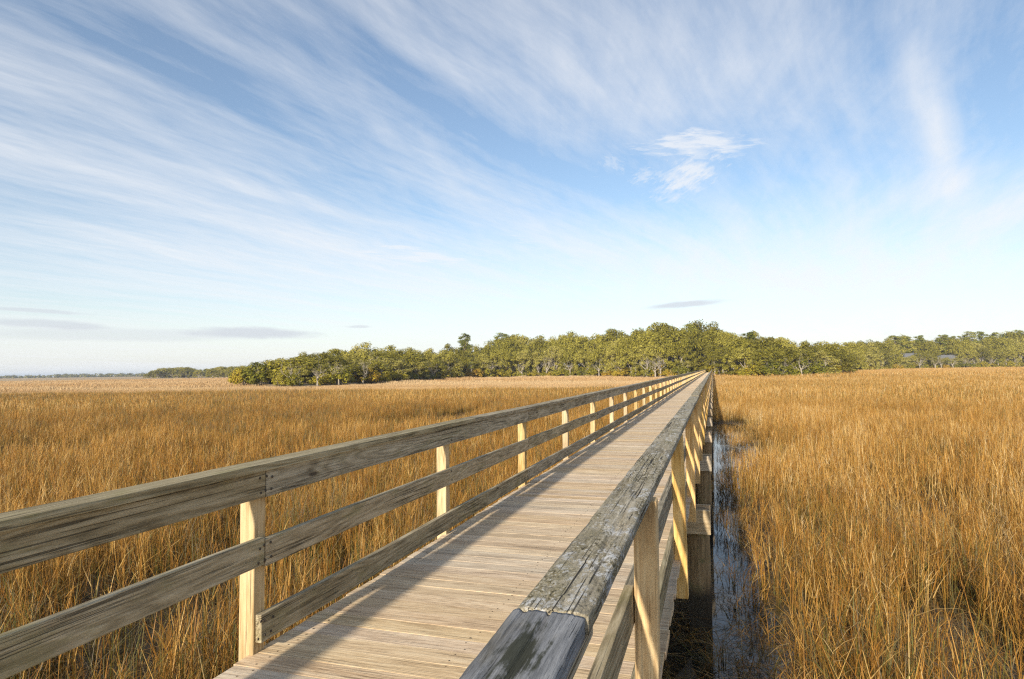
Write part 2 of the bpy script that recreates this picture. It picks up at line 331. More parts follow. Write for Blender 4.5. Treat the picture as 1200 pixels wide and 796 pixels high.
def water_material():
    m, b = material('marsh_water')
    pos = b.n('ShaderNodeNewGeometry').outputs['Position']
    bp = b.n('ShaderNodeBump', {'Strength': .03, 'Distance': .01, 'Height': b.noise(b.v('MULTIPLY', pos, (5, 3, 1)), 1.0, 3)})
    pr = b.n('ShaderNodeBsdfPrincipled', {'Base Color': (.02, .022, .018, 1), 'Roughness': .06, 'IOR': 1.33, 'Normal': bp, 'Specular IOR Level': .7})
    b.n('ShaderNodeOutputMaterial', {0: pr.outputs[0]}); return m
tag(link('water', grid_sheet('water', np.array([-70., 0, 30]), np.array([-5., 40, 90]), lambda x, y: x*0-.045, water_material())), kind='structure')

SHORE = [(150, 900), (280, 800), (284, 152), (320, 134), (350, 130), (400, 140), (450, 165), (500, 200), (540, 240), (600, 262), (650, 258), (700, 240), (750, 208), (800, 200), (825, 206), (850, 205),
         (870, 172), (900, 158), (960, 162), (985, 195), (1000, 280), (1030, 345), (1060, 365), (1100, 380), (1150, 390), (1200, 395), (1400, 420), (1700, 480)]
SHX, SHD = np.array([s[0] for s in SHORE]), np.array([s[1] for s in SHORE], float)
def shore(x): return np.interp(x, SHX, SHD, left=5000)
SKY_X = [170, 185, 210, 240, 270, 285, 300, 320, 340, 355, 380, 400, 430, 450, 480, 520, 535, 545, 560, 575, 590, 600, 610, 640, 660, 700, 740, 750, 760, 775, 790, 800, 812, 825, 845, 860, 878, 890, 910, 930, 960, 1000, 1040, 1050, 1065, 1080, 1105, 1120, 1140, 1175, 1200, 1300, 1700]
SKY_Y = [436, 430, 428, 430, 429, 426, 422, 420, 421, 413, 409, 407, 405, 404, 406, 406, 401, 401, 402, 396, 390, 389, 395, 391, 389, 387, 383, 381, 380, 380, 380, 378, 375, 377, 384, 385, 383, 386, 393, 395, 395, 395, 394, 393, 395, 394, 393, 394, 391, 391, 389, 388, 386]
def skyline(x, depth): return CAMZ + (hor(x) - np.interp(x, SKY_X, SKY_Y))*depth/FPX
def px_of(x, y):                                 # bearing of a ground point, as the x its vertical has at the horizon
    d = np.stack([np.asarray(x, float), np.asarray(y, float), np.zeros(np.shape(x))], -1); dep = d@fw
    return 600 + FPX*(d@rt)/np.where(abs(dep) < 1e-6, 1e-6, dep), dep
def upland():
    xs = list(np.arange(283, 1700, 12)); V = []; F = []
    rows = [(-7, .0), (-2, .25), (4, .7), (25, 1.3), (90, 1.9), (260, 2.2)]
    for x in xs:
        for (o, z) in rows:
            X, Y = place(x, shore(x)+o); V.append((X, Y, z))
    k = len(rows)
    for i in range(len(xs)-1):
        for j in range(k-1): F.append((i*k+j, (i+1)*k+j, (i+1)*k+j+1, i*k+j+1))
    m, b = material('leaf_litter')
    pos = b.n('ShaderNodeNewGeometry').outputs['Position']
    col = b.ramp(b.noise(pos, .9, 6, .7), [(.3, (.09, .07, .035)), (.55, (.24, .165, .08)), (.75, (.33, .24, .11))])
    pr = b.n('ShaderNodeBsdfPrincipled', {'Base Color': col, 'Roughness': .95}); b.n('ShaderNodeOutputMaterial', {0: pr.outputs[0]})
    tag(link('upland_ground', pydata('upland_ground', V, F, m, True)), kind='structure')
upland()

# ------------------------------------------------------------------ the boardwalk
END = 203.0
walk = link('boardwalk', None); walk.location = (-1.27, 0, DECK)
tag(walk, 'long weathered timber boardwalk with railings on wooden pilings running across the marsh to the trees', 'boardwalk')
walk.empty_display_size = .3
def part(name, me, loc, rot=(0, 0, 0), parent=None, label=None, scl=(1, 1, 1)):
    p = parent or walk
    o = link(name, me, p, (loc[0]-(-1.27), loc[1], loc[2]), rot, scl) if p is walk else link(name, me, p, loc, rot, scl)
    if label: o['label'] = label
    return o
XL, XR = -2.288, -.272
PW = .1419; PITCHP = .1435
plank_meshes = [board_mesh('plank', XR-XL, PW, .036, M['plank'], .0012, 1, .0005, 0, 5, .004) for _ in range(10)]
y = -1.2; k = 0; far_y = []
while y < END:
    if k < 300:
        part('plank', plank_meshes[k % 10] if k > 9 else plank_meshes[k], ((XL+XR)/2+random.uniform(-.007, .007), y, -.018+random.uniform(-.0006, .0006)), (random.uniform(-.001, .001), random.uniform(-.0012, .0012), random.uniform(-.0016, .0016)+(math.pi if random.random() < .5 else 0)))
    else: far_y.append(y)
    y += PITCHP+random.uniform(-.0015, .0025); k += 1
V = []; F = []
for yy in far_y:
    a, c = XL+random.uniform(-.008, .008)+1.27, XR+random.uniform(-.008, .008)+1.27; z = random.uniform(-.002, .002); n = len(V)
    for zz in (-.036, 0):
        V += [(a, yy-PW/2, zz+z), (c, yy-PW/2, zz+z), (c, yy+PW/2, zz+z), (a, yy+PW/2, zz+z)]
    F += [(n+4, n+5, n+6, n+7), (n, n+1, n+5, n+4), (n+1, n+2, n+6, n+5), (n+2, n+3, n+7, n+6), (n+3, n, n+4, n+7), (n+3, n+2, n+1, n)]
o = part('plank', pydata('far_planks', V, F, M['plank']), (-1.27, 0, 0)); o['kind'] = 'stuff'
# nails in rows over the joists
V = []; F = []
for i in range(170):
    yy = -1.2+i*PITCHP*1.0035
    for jx in (-.36, -1.27, -2.17):
        for dy in (-.04, .04):
            if random.random() < .12: continue
            cx, cy = jx+random.uniform(-.02, .02)+1.27, yy+dy+random.uniform(-.01, .01); r = random.uniform(.004, .0065); n = len(V)
            for t in range(6): V.append((cx+r*math.cos(t*1.0472), cy+r*math.sin(t*1.0472), .0022))
            V.append((cx, cy, .0035)); F += [(n+t, n+(t+1) % 6, n+6) for t in range(6)]
o = part('nail', pydata('nails', V, F, M['nail']), (-1.27, 0, 0)); o['kind'] = 'stuff'
# joists
jm = board_mesh('joist', .038, 4.86, .235, M['joist'], .003)
y0 = -3.0
while y0 < END:
    for jx in (-.36, -1.27, -2.17): part('joist', jm, (jx, y0+2.44, -.036-.1185))
    y0 += 4.88
# bents: two piles and a pair of cross beams every other post
BENT0 = 8.16
bmh = board_mesh('cross_beam', 2.38, .05, .286, M['beam'], .004, 1, .001, 0, 3)
def pile_mesh(seed):
    r = random.Random(seed); bm = bmesh.new(); rings = []
    for i in range(15):
        z = -.35+i*(DECK+.35-.30)/14
        rings.append([bm.verts.new(((.135-.004*i/14+r.uniform(-.003, .003))*math.cos(a*2*math.pi/18), (.135-.004*i/14+r.uniform(-.003, .003))*math.sin(a*2*math.pi/18), z)) for a in range(18)])
    for i in range(14):
        for a in range(18): bm.faces.new((rings[i][a], rings[i][(a+1) % 18], rings[i+1][(a+1) % 18], rings[i+1][a]))
    bm.faces.new(rings[-1]); me = bpy.data.meshes.new('piling'); bm.to_mesh(me); bm.free(); me.materials.append(M['pile']); return me
piles = [pile_mesh(s) for s in range(4)]
yb = BENT0-9.76; k = 0
while yb < END:
    for s in (-1, 1): part('cross_beam', bmh, (-1.27, yb+s*.16, -.275-.143-.004), (0, random.uniform(-.003, .003), 0))
    for px_ in (-.225, -2.32):
        part('piling', piles[k % 4], (px_, yb, -DECK), (0, 0, random.uniform(0, 6))); k += 1
    yb += 4.88
# railings: posts outside, three lines of boards inside, flat cap on top
post_m = [board_mesh('post', .089, .089, 1.205, M['post'], .004, 1, .0012, 2, 6) for _ in range(6)]
postr_m = [board_mesh('post', .089, .089, 1.205, M['post_bounce'], .004, 1, .0012, 2, 6) for _ in range(6)]
rail_m = [board_mesh('rail_board', .038, 4.872, .14, M['rail'], .005, 2, .003, 1, 14) for _ in range(6)]
cap_m = [board_mesh('cap_board', .14, 4.872, .038, M['rail'], .005, 2, .0025, 1, 14) for _ in range(4)]
capr_m = [board_mesh('cap_board', .14, 4.872, .038, M['cap'], .005, 2, .0025, 1, 14) for _ in range(4)]
J = lambda a: random.uniform(-a, a)
LP0, RP0 = 2.76, 4.965                       # y of posts (centres)
sl_l = link('railing', None, walk); sl_l['label'] = 'shaded left railing of grey boards with sunlit yellow posts'
sl_r = link('railing', None, walk); sl_r['label'] = 'right railing with lichen covered cap and yellow posts'
def rl(side, name, me, loc, rot=(0, 0, 0), scl=(1, 1, 1)):
    return link(name, me, side, (loc[0]+1.27, loc[1], loc[2]), rot, scl)
i = -1
while LP0+2.44*i < END:
    rl(sl_l, 'post', post_m[i % 6], (-2.3115, LP0+2.44*i, .3215), (J(.009), J(.011)+(.012 if i == 0 else 0), J(.03)))
    i += 1
i = -2
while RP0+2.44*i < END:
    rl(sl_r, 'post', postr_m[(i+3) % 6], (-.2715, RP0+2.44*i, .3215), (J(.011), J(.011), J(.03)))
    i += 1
def run(side, name, meshes, x, z, start, roll=.012, dz=.006, skip=None):
    yy = start; k = 0
    while yy < END-1:
        if not (skip and skip(k)):
            rl(side, name, meshes[k % len(meshes)], (x+J(.002), yy+2.44, z+J(dz)), (J(.0012), J(roll), (math.pi if k % 2 else 0)))
        yy += 4.88; k += 1
run(sl_l, 'top_rail', rail_m, -2.248, .860, LP0-4.88, .004, .001); run(sl_l, 'middle_rail', rail_m, -2.248, .508, LP0-4.88); run(sl_l, 'kick_rail', rail_m, -2.248, .131, LP0-.03)
run(sl_l, 'cap_board', cap_m, -2.272, .951, LP0-4.88-1.9, .008, .0015)
RX = -.335
run(sl_r, 'top_rail', rail_m, RX, .855, 1.66, .004, .001); run(sl_r, 'middle_rail', rail_m, RX, .508, 2.53-4.88); run(sl_r, 'kick_rail', rail_m, RX, .113, 2.53-4.88)
run(sl_r, 'cap_board', capr_m, -.3085, .948, 1.2+4.885)
rl(sl_r, 'top_rail', board_mesh('top_rail', .038, 4.0, .185, M['rail'], .005, 2, .002, 1, 10), (RX, 1.655-2.0, .832))
def worn_cap(name, mat, length, seed, depth=.006, w=.142, t=.04):
    """cap board whose top is a fine grid with weather checks, lost splinters and frayed edges"""
    ny, nx = int(length/.008), 36
    ys = np.linspace(-length/2, length/2, ny); xs = np.linspace(-w/2, w/2, nx)
    X, Y = np.meshgrid(xs, ys)
    fray = (fbm2(Y*3.5, np.sign(X)*7+0*Y, seed+1, 5)-.47)*.012
    edge = np.clip((abs(X)-w*.36)/(w*.14), 0, 1)
    Xd = X - np.sign(X)*edge*np.maximum(fray, -.001)
    g = fbm2(X*85+3, Y*2.0, seed, 4); g2 = fbm2(X*38+8, Y*1.1+4, seed+2, 3)
    crack = np.clip((g2-.57)/.06, 0, 1)
    flake = np.clip((fbm2(X*30, Y*5, seed+4, 4)-.50)/.05, 0, 1)
    Z = t/2 + (g-.47)*depth - crack*depth*1.5 - flake*depth*.35 - edge**3*.004 - (X/w)**2*.003
    n = nx*ny
    V = np.concatenate([np.stack([Xd.ravel(), Y.ravel(), Z.ravel()], 1), np.stack([Xd.ravel(), Y.ravel(), np.full(n, -t/2)], 1)])
    i = np.arange(n).reshape(ny, nx)
    F = [np.stack([i[:-1, :-1].ravel(), i[:-1, 1:].ravel(), i[1:, 1:].ravel(), i[1:, :-1].ravel()], 1)]
    def strip(a, flip):
        q = np.stack([a[:-1], a[1:], a[1:]+n, a[:-1]+n], 1); return q[:, ::-1] if flip else q
    F += [strip(i[:, 0], False), strip(i[:, -1], True), strip(i[0, :], True), strip(i[-1, :], False)]
    b_ = np.array([[i[0, 0]+n, i[-1, 0]+n, i[-1, -1]+n, i[0, -1]+n]]); F.append(b_)
    me = pydata(name, V, np.concatenate(F), mat)
    return me
o = rl(sl_r, 'cap_board', worn_cap('cap_board', M['cap_blue'], 3.2, 11, .0045), (-.310, 1.197-1.6, .9465), (0, .006, .002)); o['label'] = 'blue grey cap board with a dark mossy blotch'
o = rl(sl_r, 'cap_board', worn_cap('cap_board', M['cap'], 4.88, 23, .006), (-.3085, 1.2+2.44, .9485), (0, 0, 0)); o['label'] = 'cracked cap board crusted with pale lichen'
def bolts(side, face_x, sgn, ys, zs):
    V = []; F = []
    for yy in ys:
        for zz in zs:
            for dz in (-.035, .035):
                cy, cz, r = yy+random.uniform(-.012, .012), zz+dz+random.uniform(-.008, .008), .0075; n = len(V)
                for t in range(8): V.append((face_x+sgn*.0005, cy+r*math.cos(t*.7854), cz+r*math.sin(t*.7854)))
                for t in range(8): V.append((face_x+sgn*.003, cy+r*.8*math.cos(t*.7854), cz+r*.8*math.sin(t*.7854)))
                F += [(n+t, n+(t+1) % 8, n+8+(t+1) % 8, n+8+t) for t in range(8)]+[tuple(n+8+t for t in range(8))]
    o = rl(side, 'bolt', pydata('bolts', V, F, M['nail']), (-1.27, 0, 0)); o['kind'] = 'stuff'
bolts(sl_l, -2.2265+1.27, 1, [LP0+2.44*k for k in range(0, 14)]+[LP0-.045, LP0+.05], (.86, .508, .131))

# ------------------------------------------------------------------ marsh grass
def grass_material():
    m, b = material('cordgrass')
    at = lambda n: b.n('ShaderNodeAttribute', attribute_name=n).outputs['Fac']
    t, h = at('tint'), at('hh')
    pos = b.n('ShaderNodeNewGeometry').outputs['Position']
    x, y, z = b.sep(pos)
    flat = b.xyz(x, y, 0.0)
    big = b.noise(flat, .045, 4, .6); med = b.noise(b.v('ADD', flat, (31, 7, 0)), .4, 4, .6)
    rnd = b.n('ShaderNodeObjectInfo').outputs['Random']
    tt = b.m('ADD', b.m('MULTIPLY', t, .50), b.m('ADD', b.m('MULTIPLY', med, .36), b.m('ADD', b.m('MULTIPLY', big, .42), b.m('MULTIPLY', rnd, .10))))
    tt = b.mr(tt, .40, .98, 0, 1, False)
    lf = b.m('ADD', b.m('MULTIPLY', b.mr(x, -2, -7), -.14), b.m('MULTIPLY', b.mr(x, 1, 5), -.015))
    falloff = b.mr(b.n('ShaderNodeVectorMath', {0: flat}, operation='LENGTH').outputs['Value'], 5, 17, 1, 0)   # greener, rustier tint around the origin, fading outward
    tt = b.m('ADD', tt, b.m('ADD', lf, b.m('MULTIPLY', falloff, -.10)))
    col = b.ramp(tt, [(0.0, (.20, .155, .09)), (.13, (.15, .145, .028)), (.26, (.23, .10, .016)), (.44, (.43, .20, .032)), (.62, (.58, .335, .08)), (.80, (.68, .47, .19)), (1.0, (.78, .62, .36))])
    green = b.mix(b.m('ADD', .55, b.m('MULTIPLY', falloff, .3)), col, (.15, .15, .02))               # lower sheaths: still green, brown with mud
    col = b.mix(b.mr(b.m('ADD', h, b.m('MULTIPLY', t, .3)), .2, .9, .75, 0.0), col, green)
    col = b.mix(b.mr(b.m('ADD', h, b.m('MULTIPLY', med, .3)), .18, .72, .92, 0.0), col, (.038, .028, .014))   # mud-stained feet, darkened further to paint in the shade between stems
    d = b.n('ShaderNodeVectorMath', {0: flat}, operation='LENGTH').outputs['Value']
    # short pale saltmeadow hay on the higher ground to the left and along the wood's edge
    edge = b.m('ADD', b.m('ADD', b.m('MULTIPLY', y, .86), b.m('MULTIPLY', x, -.16)), b.m('MULTIPLY', b.m('SUBTRACT', big, .5), 26))
    pale = b.m('MULTIPLY', b.mr(edge, 66, 80), b.mr(x, 3, -4))
    stripe = b.noise(b.v('MULTIPLY', b.v('ADD', flat, (3, 50, 0)), (.006, .03, 1)), 1.0, 4)
    palec = b.mix(b.mr(stripe, .4, .62), (.66, .455, .235), (.54, .31, .12))
    palec = b.mix(b.m('MULTIPLY', t, .5), palec, (.70, .53, .31))
    col = b.mix(b.m('MULTIPLY', pale, .85), col, palec)
    far = b.m('MULTIPLY', b.mr(d, 90, 330), b.mr(x, -4, 3))
    col = b.mix(b.m('MULTIPLY', far, .5), col, (.62, .38, .14))
    df = b.n('ShaderNodeBsdfPrincipled', {'Base Color': col, 'Roughness': .55, 'Specular IOR Level': .3})
    tr = b.n('ShaderNodeBsdfTranslucent', {'Color': col})
    mx = b.n('ShaderNodeMixShader', {0: .22, 1: df.outputs[0], 2: tr.outputs[0]})
    b.n('ShaderNodeOutputMaterial', {0: mx.outputs[0]}); return m
GM = grass_material()
def strips(P, Wd, side, hh, tint):
    """ribbons: P (n, k, 3) spines, Wd (n, k) half widths, side (n, 3)"""
    n, k, _ = P.shape
    L = P - side[:, None, :]*Wd[..., None]; R = P + side[:, None, :]*Wd[..., None]
    V = np.stack([L, R], 2).reshape(-1, 3)
    i = np.arange(n*k*2).reshape(n, k, 2)
    F = np.stack([i[:, :-1, 0], i[:, :-1, 1], i[:, 1:, 1], i[:, 1:, 0]], -1).reshape(-1, 4)
    return V, F, np.repeat(hh.reshape(-1), 2), np.repeat(np.repeat(tint, k), 2)
def clump(name, n, rad, w, leaves, segs, seed, lean=.16, h=(.62, 1.12), lw=.8, tuft=0):
    r = np.random.default_rng(seed)
    a, q = r.random(n)*2*np.pi, np.sqrt(r.random(n))*rad
    bx, by = q*np.cos(a), q*np.sin(a)
    if tuft:
        ta = r.random((tuft, 2)); tx, ty = rad*np.sqrt(ta[:, 0])*np.cos(6.283*ta[:, 1]), rad*np.sqrt(ta[:, 0])*np.sin(6.283*ta[:, 1])
        wh = r.integers(0, tuft, n); tsz = (.035 if n < 100 else .09)
        bx, by = tx[wh]+r.normal(0, tsz, n), ty[wh]+r.normal(0, tsz, n)
    H = r.uniform(h[0], h[1], n)*(.82+.3*(fbm2(bx/rad*1.7+5, by/rad*1.7+3, seed)))
    la = r.normal(.3, 1.9, n); lm = np.abs(r.normal(0, lean, n)); brk = r.random(n) < .10; lm = np.where(brk, r.uniform(.5, 1.6, n), lm)
    tint = np.clip(r.beta(1.5, 1.5, n), 0, 1)
    if tuft: tint = np.clip(.55*r.beta(1.2, 1.2, tuft)[wh]+.45*tint, 0, 1)
    s = np.linspace(0, 1, segs+1)
    bend = s**1.7
    P = np.zeros((n, segs+1, 3))
    P[..., 0] = bx[:, None] + np.cos(la)[:, None]*lm[:, None]*bend*H[:, None]
    P[..., 1] = by[:, None] + np.sin(la)[:, None]*lm[:, None]*bend*H[:, None]
    P[..., 2] = s*H[:, None]*np.sqrt(np.maximum(.12, 1-(lm[:, None]*.8)**2*bend))
    fa = r.random(n)*np.pi; side = np.stack([np.cos(fa), np.sin(fa), 0*fa], 1)
    wd = w*.5*r.uniform(.7, 1.3, n)
    out = [strips(P, wd[:, None]*(1-.75*s), side, np.broadcast_to(s, (n, segs+1)), tint)]
    for l in range(leaves):
        f = r.uniform(.12, .88, n); idx = np.minimum((f*segs).astype(int), segs-1); fr = f*segs-idx
        st = P[np.arange(n), idx]*(1-fr)[:, None]+P[np.arange(n), idx+1]*fr[:, None]
        L = r.uniform(.2, .5, n)*H; az = r.random(n)*2*np.pi; e0 = r.uniform(.15, .9, n); dr = r.uniform(-.1, 1.6, n)**2
        t = np.linspace(0, 1, 4 if segs > 2 else 3); ang = e0[:, None] + dr[:, None]*t
        Q = np.zeros((n, len(t), 3)); dt = 1/(len(t)-1)
        hz = np.concatenate([np.zeros((n, 1)), np.cumsum(np.sin(ang[:, 1:])*dt, 1)], 1)*L[:, None]; vt = np.concatenate([np.zeros((n, 1)), np.cumsum(np.cos(ang[:, 1:])*dt, 1)], 1)*L[:, None]
        Q[..., 0] = st[:, :1]+np.cos(az)[:, None]*hz; Q[..., 1] = st[:, 1:2]+np.sin(az)[:, None]*hz; Q[..., 2] = np.maximum(st[:, 2:]+vt, .01)
        sd = np.stack([-np.sin(az), np.cos(az), 0*az], 1)
        out.append(strips(Q, (wd*lw)[:, None]*np.maximum(.08, (1-t)**.7)*np.ones((n, 1)), sd, np.clip(f[:, None]+t*.4, 0, 1), np.clip(tint+r.normal(.03, .14, n), 0, 1)))
    Vs = []; Fs = []; o = 0; hs = []; ts = []
    for (v, f, hh, tn) in out: Vs.append(v); Fs.append(f+o); o += len(v); hs.append(hh); ts.append(tn)
    return pydata(name, np.concatenate(Vs), np.concatenate(Fs), GM, False, {'hh': np.concatenate(hs), 'tint': np.concatenate(ts)})
gcol = bpy.data.collections.new('grass_sources')
NV = 7
for lod, (n, rad, w, lv, sg) in enumerate([(36, .36, .0085, 4, 4), (130, .9, .011, 4, 3), (420, 2.5, .028, 1, 2), (620, 6.5, .085, 1, 2)]):
    for v in range(NV):
        me = clump('grass_clump', n, rad, w, lv, sg, 100+lod*20+v, lean=(.13, .12, .12, .12)[lod], tuft=(11, 34, 0, 0)[lod])
        gcol.objects.link(bpy.data.objects.new('grass_source_%02d' % (lod*NV+v), me))
for v in range(NV):                              # litter of fallen stems lying on the mud and water
    me = clump('grass_litter', 46, .5, .008, 2, 4, 400+v, lean=1.2, h=(.5, 1.0)); co = np.zeros(len(me.vertices)*3, np.float32); me.vertices.foreach_get('co', co); co = co.reshape(-1, 3); co[:, 2] = co[:, 2]*.16+.01
    me.vertices.foreach_set('co', co.ravel()); gcol.objects.link(bpy.data.objects.new('grass_source_%02d' % (4*NV+v), me))
pts = []; var = []; rot = []; scl = []
def scatter(lod, d0, d1, step, jit=.5):
    R = d1; xs = np.arange(-R, R, step); X, Y = np.meshgrid(xs, xs); X = X.ravel()+rng.uniform(-jit, jit, X.size)*step; Y = Y.ravel()+rng.uniform(-jit, jit, Y.size)*step
    d = np.hypot(X, Y); fade = rng.uniform(.93, 1.07, X.size)
    az = np.arctan2(X, Y)+YAW
    k = (d*fade >= d0) & (d*fade < d1) & ((abs(az) < math.radians(58)) | (d < 7))
    pxx, dep = px_of(X, Y)
    k &= ~((dep > 60) & (dep > shore(pxx)-(4 if lod > 1 else 0)))
    rad = (.3, .6, 1.4, 4)[lod]
    if lod < 2: k &= (X < -2.42-rad*.3) | (X > .02+rad*.3) | (rng.random(X.size) < .05)
    pl = pool(X, Y)
    k &= (pl < .055) | (rng.random(X.size) < np.where((Y < 18) & (X > -1), np.where(X > .28, .55, np.where(Y < 9, .36, .26)), np.where(Y*0+abs(X) > 3, .07, np.where(X > .5, .14, .05))))
    gap = fbm2(X*.75+11, Y*.75+3, 17); k &= (gap > .395) | (lod > 1) | (rng.random(X.size) < (.16 if lod == 0 else .4))
    X, Y = X[k], Y[k]; n = len(X)
    hv = .70+.45*fbm2(X*.16+5, Y*.16+9, 8)+.25*fbm2(X*.9+5, Y*.9+2, 12)+rng.normal(0, .07, n)
    edge = .86*Y-.16*X+26*(fbm2(X*.02, Y*.02, 9)-.47)
    palef = np.clip((edge-66)/14, 0, 1)*np.clip((3-X)/7, 0, 1)
    hv *= 1-.5*palef
    hv *= 1-.5*np.clip(pool(X, Y)/.1, 0, 1)
    hv *= np.where((X > -3) & (X < 1.2) & (Y < 60), .93, 1)
    pts.append(np.stack([X, Y, np.full(n, .0)], 1)); var.append(lod*NV+rng.integers(0, NV, n))
    rot.append(np.stack([rng.normal(0, .05, n), rng.normal(0, .05, n), rng.uniform(0, 6.283, n)], 1))
    s = rng.uniform(.9, 1.15, n); scl.append(np.stack([s, s, hv], 1))
def litter(n, x0, x1, y0, y1):
    X, Y = rng.uniform(x0, x1, n), rng.uniform(y0, y1, n)
    pts.append(np.stack([X, Y, np.full(n, -.02)], 1)); var.append(4*NV+rng.integers(0, NV, n)); rot.append(np.stack([X*0, X*0, rng.uniform(0, 6.28, n)], 1)); s = rng.uniform(.7, 1.3, n); scl.append(np.stack([s, s, s*rng.uniform(.6, 1.6, n)], 1))
litter(20, -.1, .9, 4, 10); litter(26, -2.2, -.3, 4, 16); litter(300, 1, 12, 3, 15); litter(300, -14, -2.6, 2, 15); litter(12, .9, 2, 16, 30)
scatter(0, 0, 15, .40); scatter(1, 15, 52, .82); scatter(2, 52, 150, 2.1); scatter(3, 150, 470, 6.0)
pts, var, rot, scl = map(np.concatenate, (pts, var, rot, scl))
me = bpy.data.meshes.new('marsh_grass'); me.vertices.add(len(pts)); me.vertices.foreach_set('co', pts.astype(np.float32).ravel())
at = me.attributes.new('var', 'INT', 'POINT'); at.data.foreach_set('value', var.astype(np.int32))
for nm, arr in (('rot', rot), ('scl', scl)):
    at = me.attributes.new(nm, 'FLOAT_VECTOR', 'POINT'); at.data.foreach_set('vector', arr.astype(np.float32).ravel())
grass = tag(link('marsh_grass', me), 'golden brown marsh cordgrass standing in shallow water and mud on both sides of the boardwalk', 'grass', None, 'stuff')
ng = bpy.data.node_groups.new('scatter_grass', 'GeometryNodeTree')
ng.interface.new_socket('Geometry', in_out='INPUT', socket_type='NodeSocketGeometry'); ng.interface.new_socket('Geometry', in_out='OUTPUT', socket_type='NodeSocketGeometry')
gi, go = ng.nodes.new('NodeGroupInput'), ng.nodes.new('NodeGroupOutput')
ci = ng.nodes.new('GeometryNodeCollectionInfo'); ci.inputs['Collection'].default_value = gcol; ci.inputs['Separate Children'].default_value = True; ci.inputs['Reset Children'].default_value = True
ip = ng.nodes.new('GeometryNodeInstanceOnPoints'); ip.inputs['Pick Instance'].default_value = True
def na(nm, ty):
    o = ng.nodes.new('GeometryNodeInputNamedAttribute'); o.data_type = ty; o.inputs['Name'].default_value = nm
    return [s for s in o.outputs if s.enabled and s.name == 'Attribute'][0]
L = ng.links.new
L(gi.outputs[0], ip.inputs['Points']); L(ci.outputs[0], ip.inputs['Instance']); L(na('var', 'INT'), ip.inputs['Instance Index'])
L(na('rot', 'FLOAT_VECTOR'), ip.inputs['Rotation']); L(na('scl', 'FLOAT_VECTOR'), ip.inputs['Scale']); L(ip.outputs[0], go.inputs[0])
md = grass.modifiers.new('scatter', 'NODES'); md.node_group = ng
print('grass clumps', len(pts))

# ------------------------------------------------------------------ trees
def leaf_material(name, cols, var=.25):
    m, b = material(name)
    isl = b.n('ShaderNodeNewGeometry').outputs['Random Per Island']; rnd = b.n('ShaderNodeObjectInfo').outputs['Random']
    tc = b.n('ShaderNodeTexCoord').outputs['Object']
    cl = b.noise(tc, .55, 3, .6)
    f = b.mr(b.m('ADD', b.m('MULTIPLY', isl, .35), b.m('ADD', b.m('MULTIPLY', cl, .5), b.m('MULTIPLY', rnd, .85))), .3, 1.38, 0, 1, False)
    col = b.ramp(f, [(i/(len(cols)-1), c) for i, c in enumerate(cols)])
    df = b.n('ShaderNodeBsdfPrincipled', {'Base Color': col, 'Roughness': .6, 'Specular IOR Level': .25}); tr = b.n('ShaderNodeBsdfTranslucent', {'Color': col})
    mx = b.n('ShaderNodeMixShader', {0: .2, 1: df.outputs[0], 2: tr.outputs[0]}); b.n('ShaderNodeOutputMaterial', {0: mx.outputs[0]}); return m
LM = {'oak': leaf_material('oak_leaves', [(.12, .105, .012), (.245, .215, .024), (.34, .295, .042), (.40, .345, .09)]),
      'pine': leaf_material('pine_needles', [(.11, .12, .016), (.21, .22, .03), (.31, .295, .05)]),
      'shrub': leaf_material('shrub_leaves', [(.12, .125, .011), (.25, .22, .016), (.38, .30, .022), (.40, .23, .026)]),
      'palm': leaf_material('palm_fronds', [(.14, .15, .025), (.28, .26, .05), (.42, .35, .11)]),
      'grey': leaf_material('sparse_grey_leaves', [(.20, .17, .09), (.28, .24, .13), (.34, .29, .18)])}
BARK = plain('pale_bark', (.36, .31, .24), .95, 0, .45, 1.2)
DBARK = plain('brown_bark', (.20, .145, .10), .95, 0, .4, 1.5)
def tube(V, F, pts, rads, sides=6):
    pts = [Vector(p) for p in pts]; n0 = len(V)
    for i, p in enumerate(pts):
        t = (pts[min(i+1, len(pts)-1)]-pts[max(i-1, 0)]).normalized()
        u = t.cross(Vector((.3, .9, .1))).normalized(); v = t.cross(u)
        for k in range(sides):
            a = 6.2832*k/sides; V.append(tuple(p+(u*math.cos(a)+v*math.sin(a))*rads[i]))
    for i in range(len(pts)-1):
        for k in range(sides):
            F.append((n0+i*sides+k, n0+i*sides+(k+1) % sides, n0+(i+1)*sides+(k+1) % sides, n0+(i+1)*sides+k))
def limb(V, F, r, a, d, length, rad, depth, tips, wob=.35, kids=(2, 4), taper=.35, up_=.15):
    d = Vector(d).normalized(); p = Vector(a); pts = [p.copy()]; rads = [rad]; n = 4
    for i in range(n):
        d = (d+Vector((r.uniform(-wob, wob), r.uniform(-wob, wob), r.uniform(-wob*.6, wob*.6)+up_))).normalized()
        p = p+d*length/n; pts.append(p.copy()); rads.append(rad*(1-(1-taper)*(i+1)/n))
    tube(V, F, pts, rads, 6 if rad > .1 else 4)
    if depth == 0: tips.append(p.copy()); return
    for k in range(r.randint(*kids)):
        j = r.randint(2, n); nd = (d+Vector((r.uniform(-1, 1), r.uniform(-1, 1), r.uniform(-.3, .7)))*.95).normalized()
        limb(V, F, r, pts[j], nd, length*r.uniform(.5, .8), rads[j]*.7, depth-1, tips, wob, kids, taper, up_)
    tips.append(p.copy())
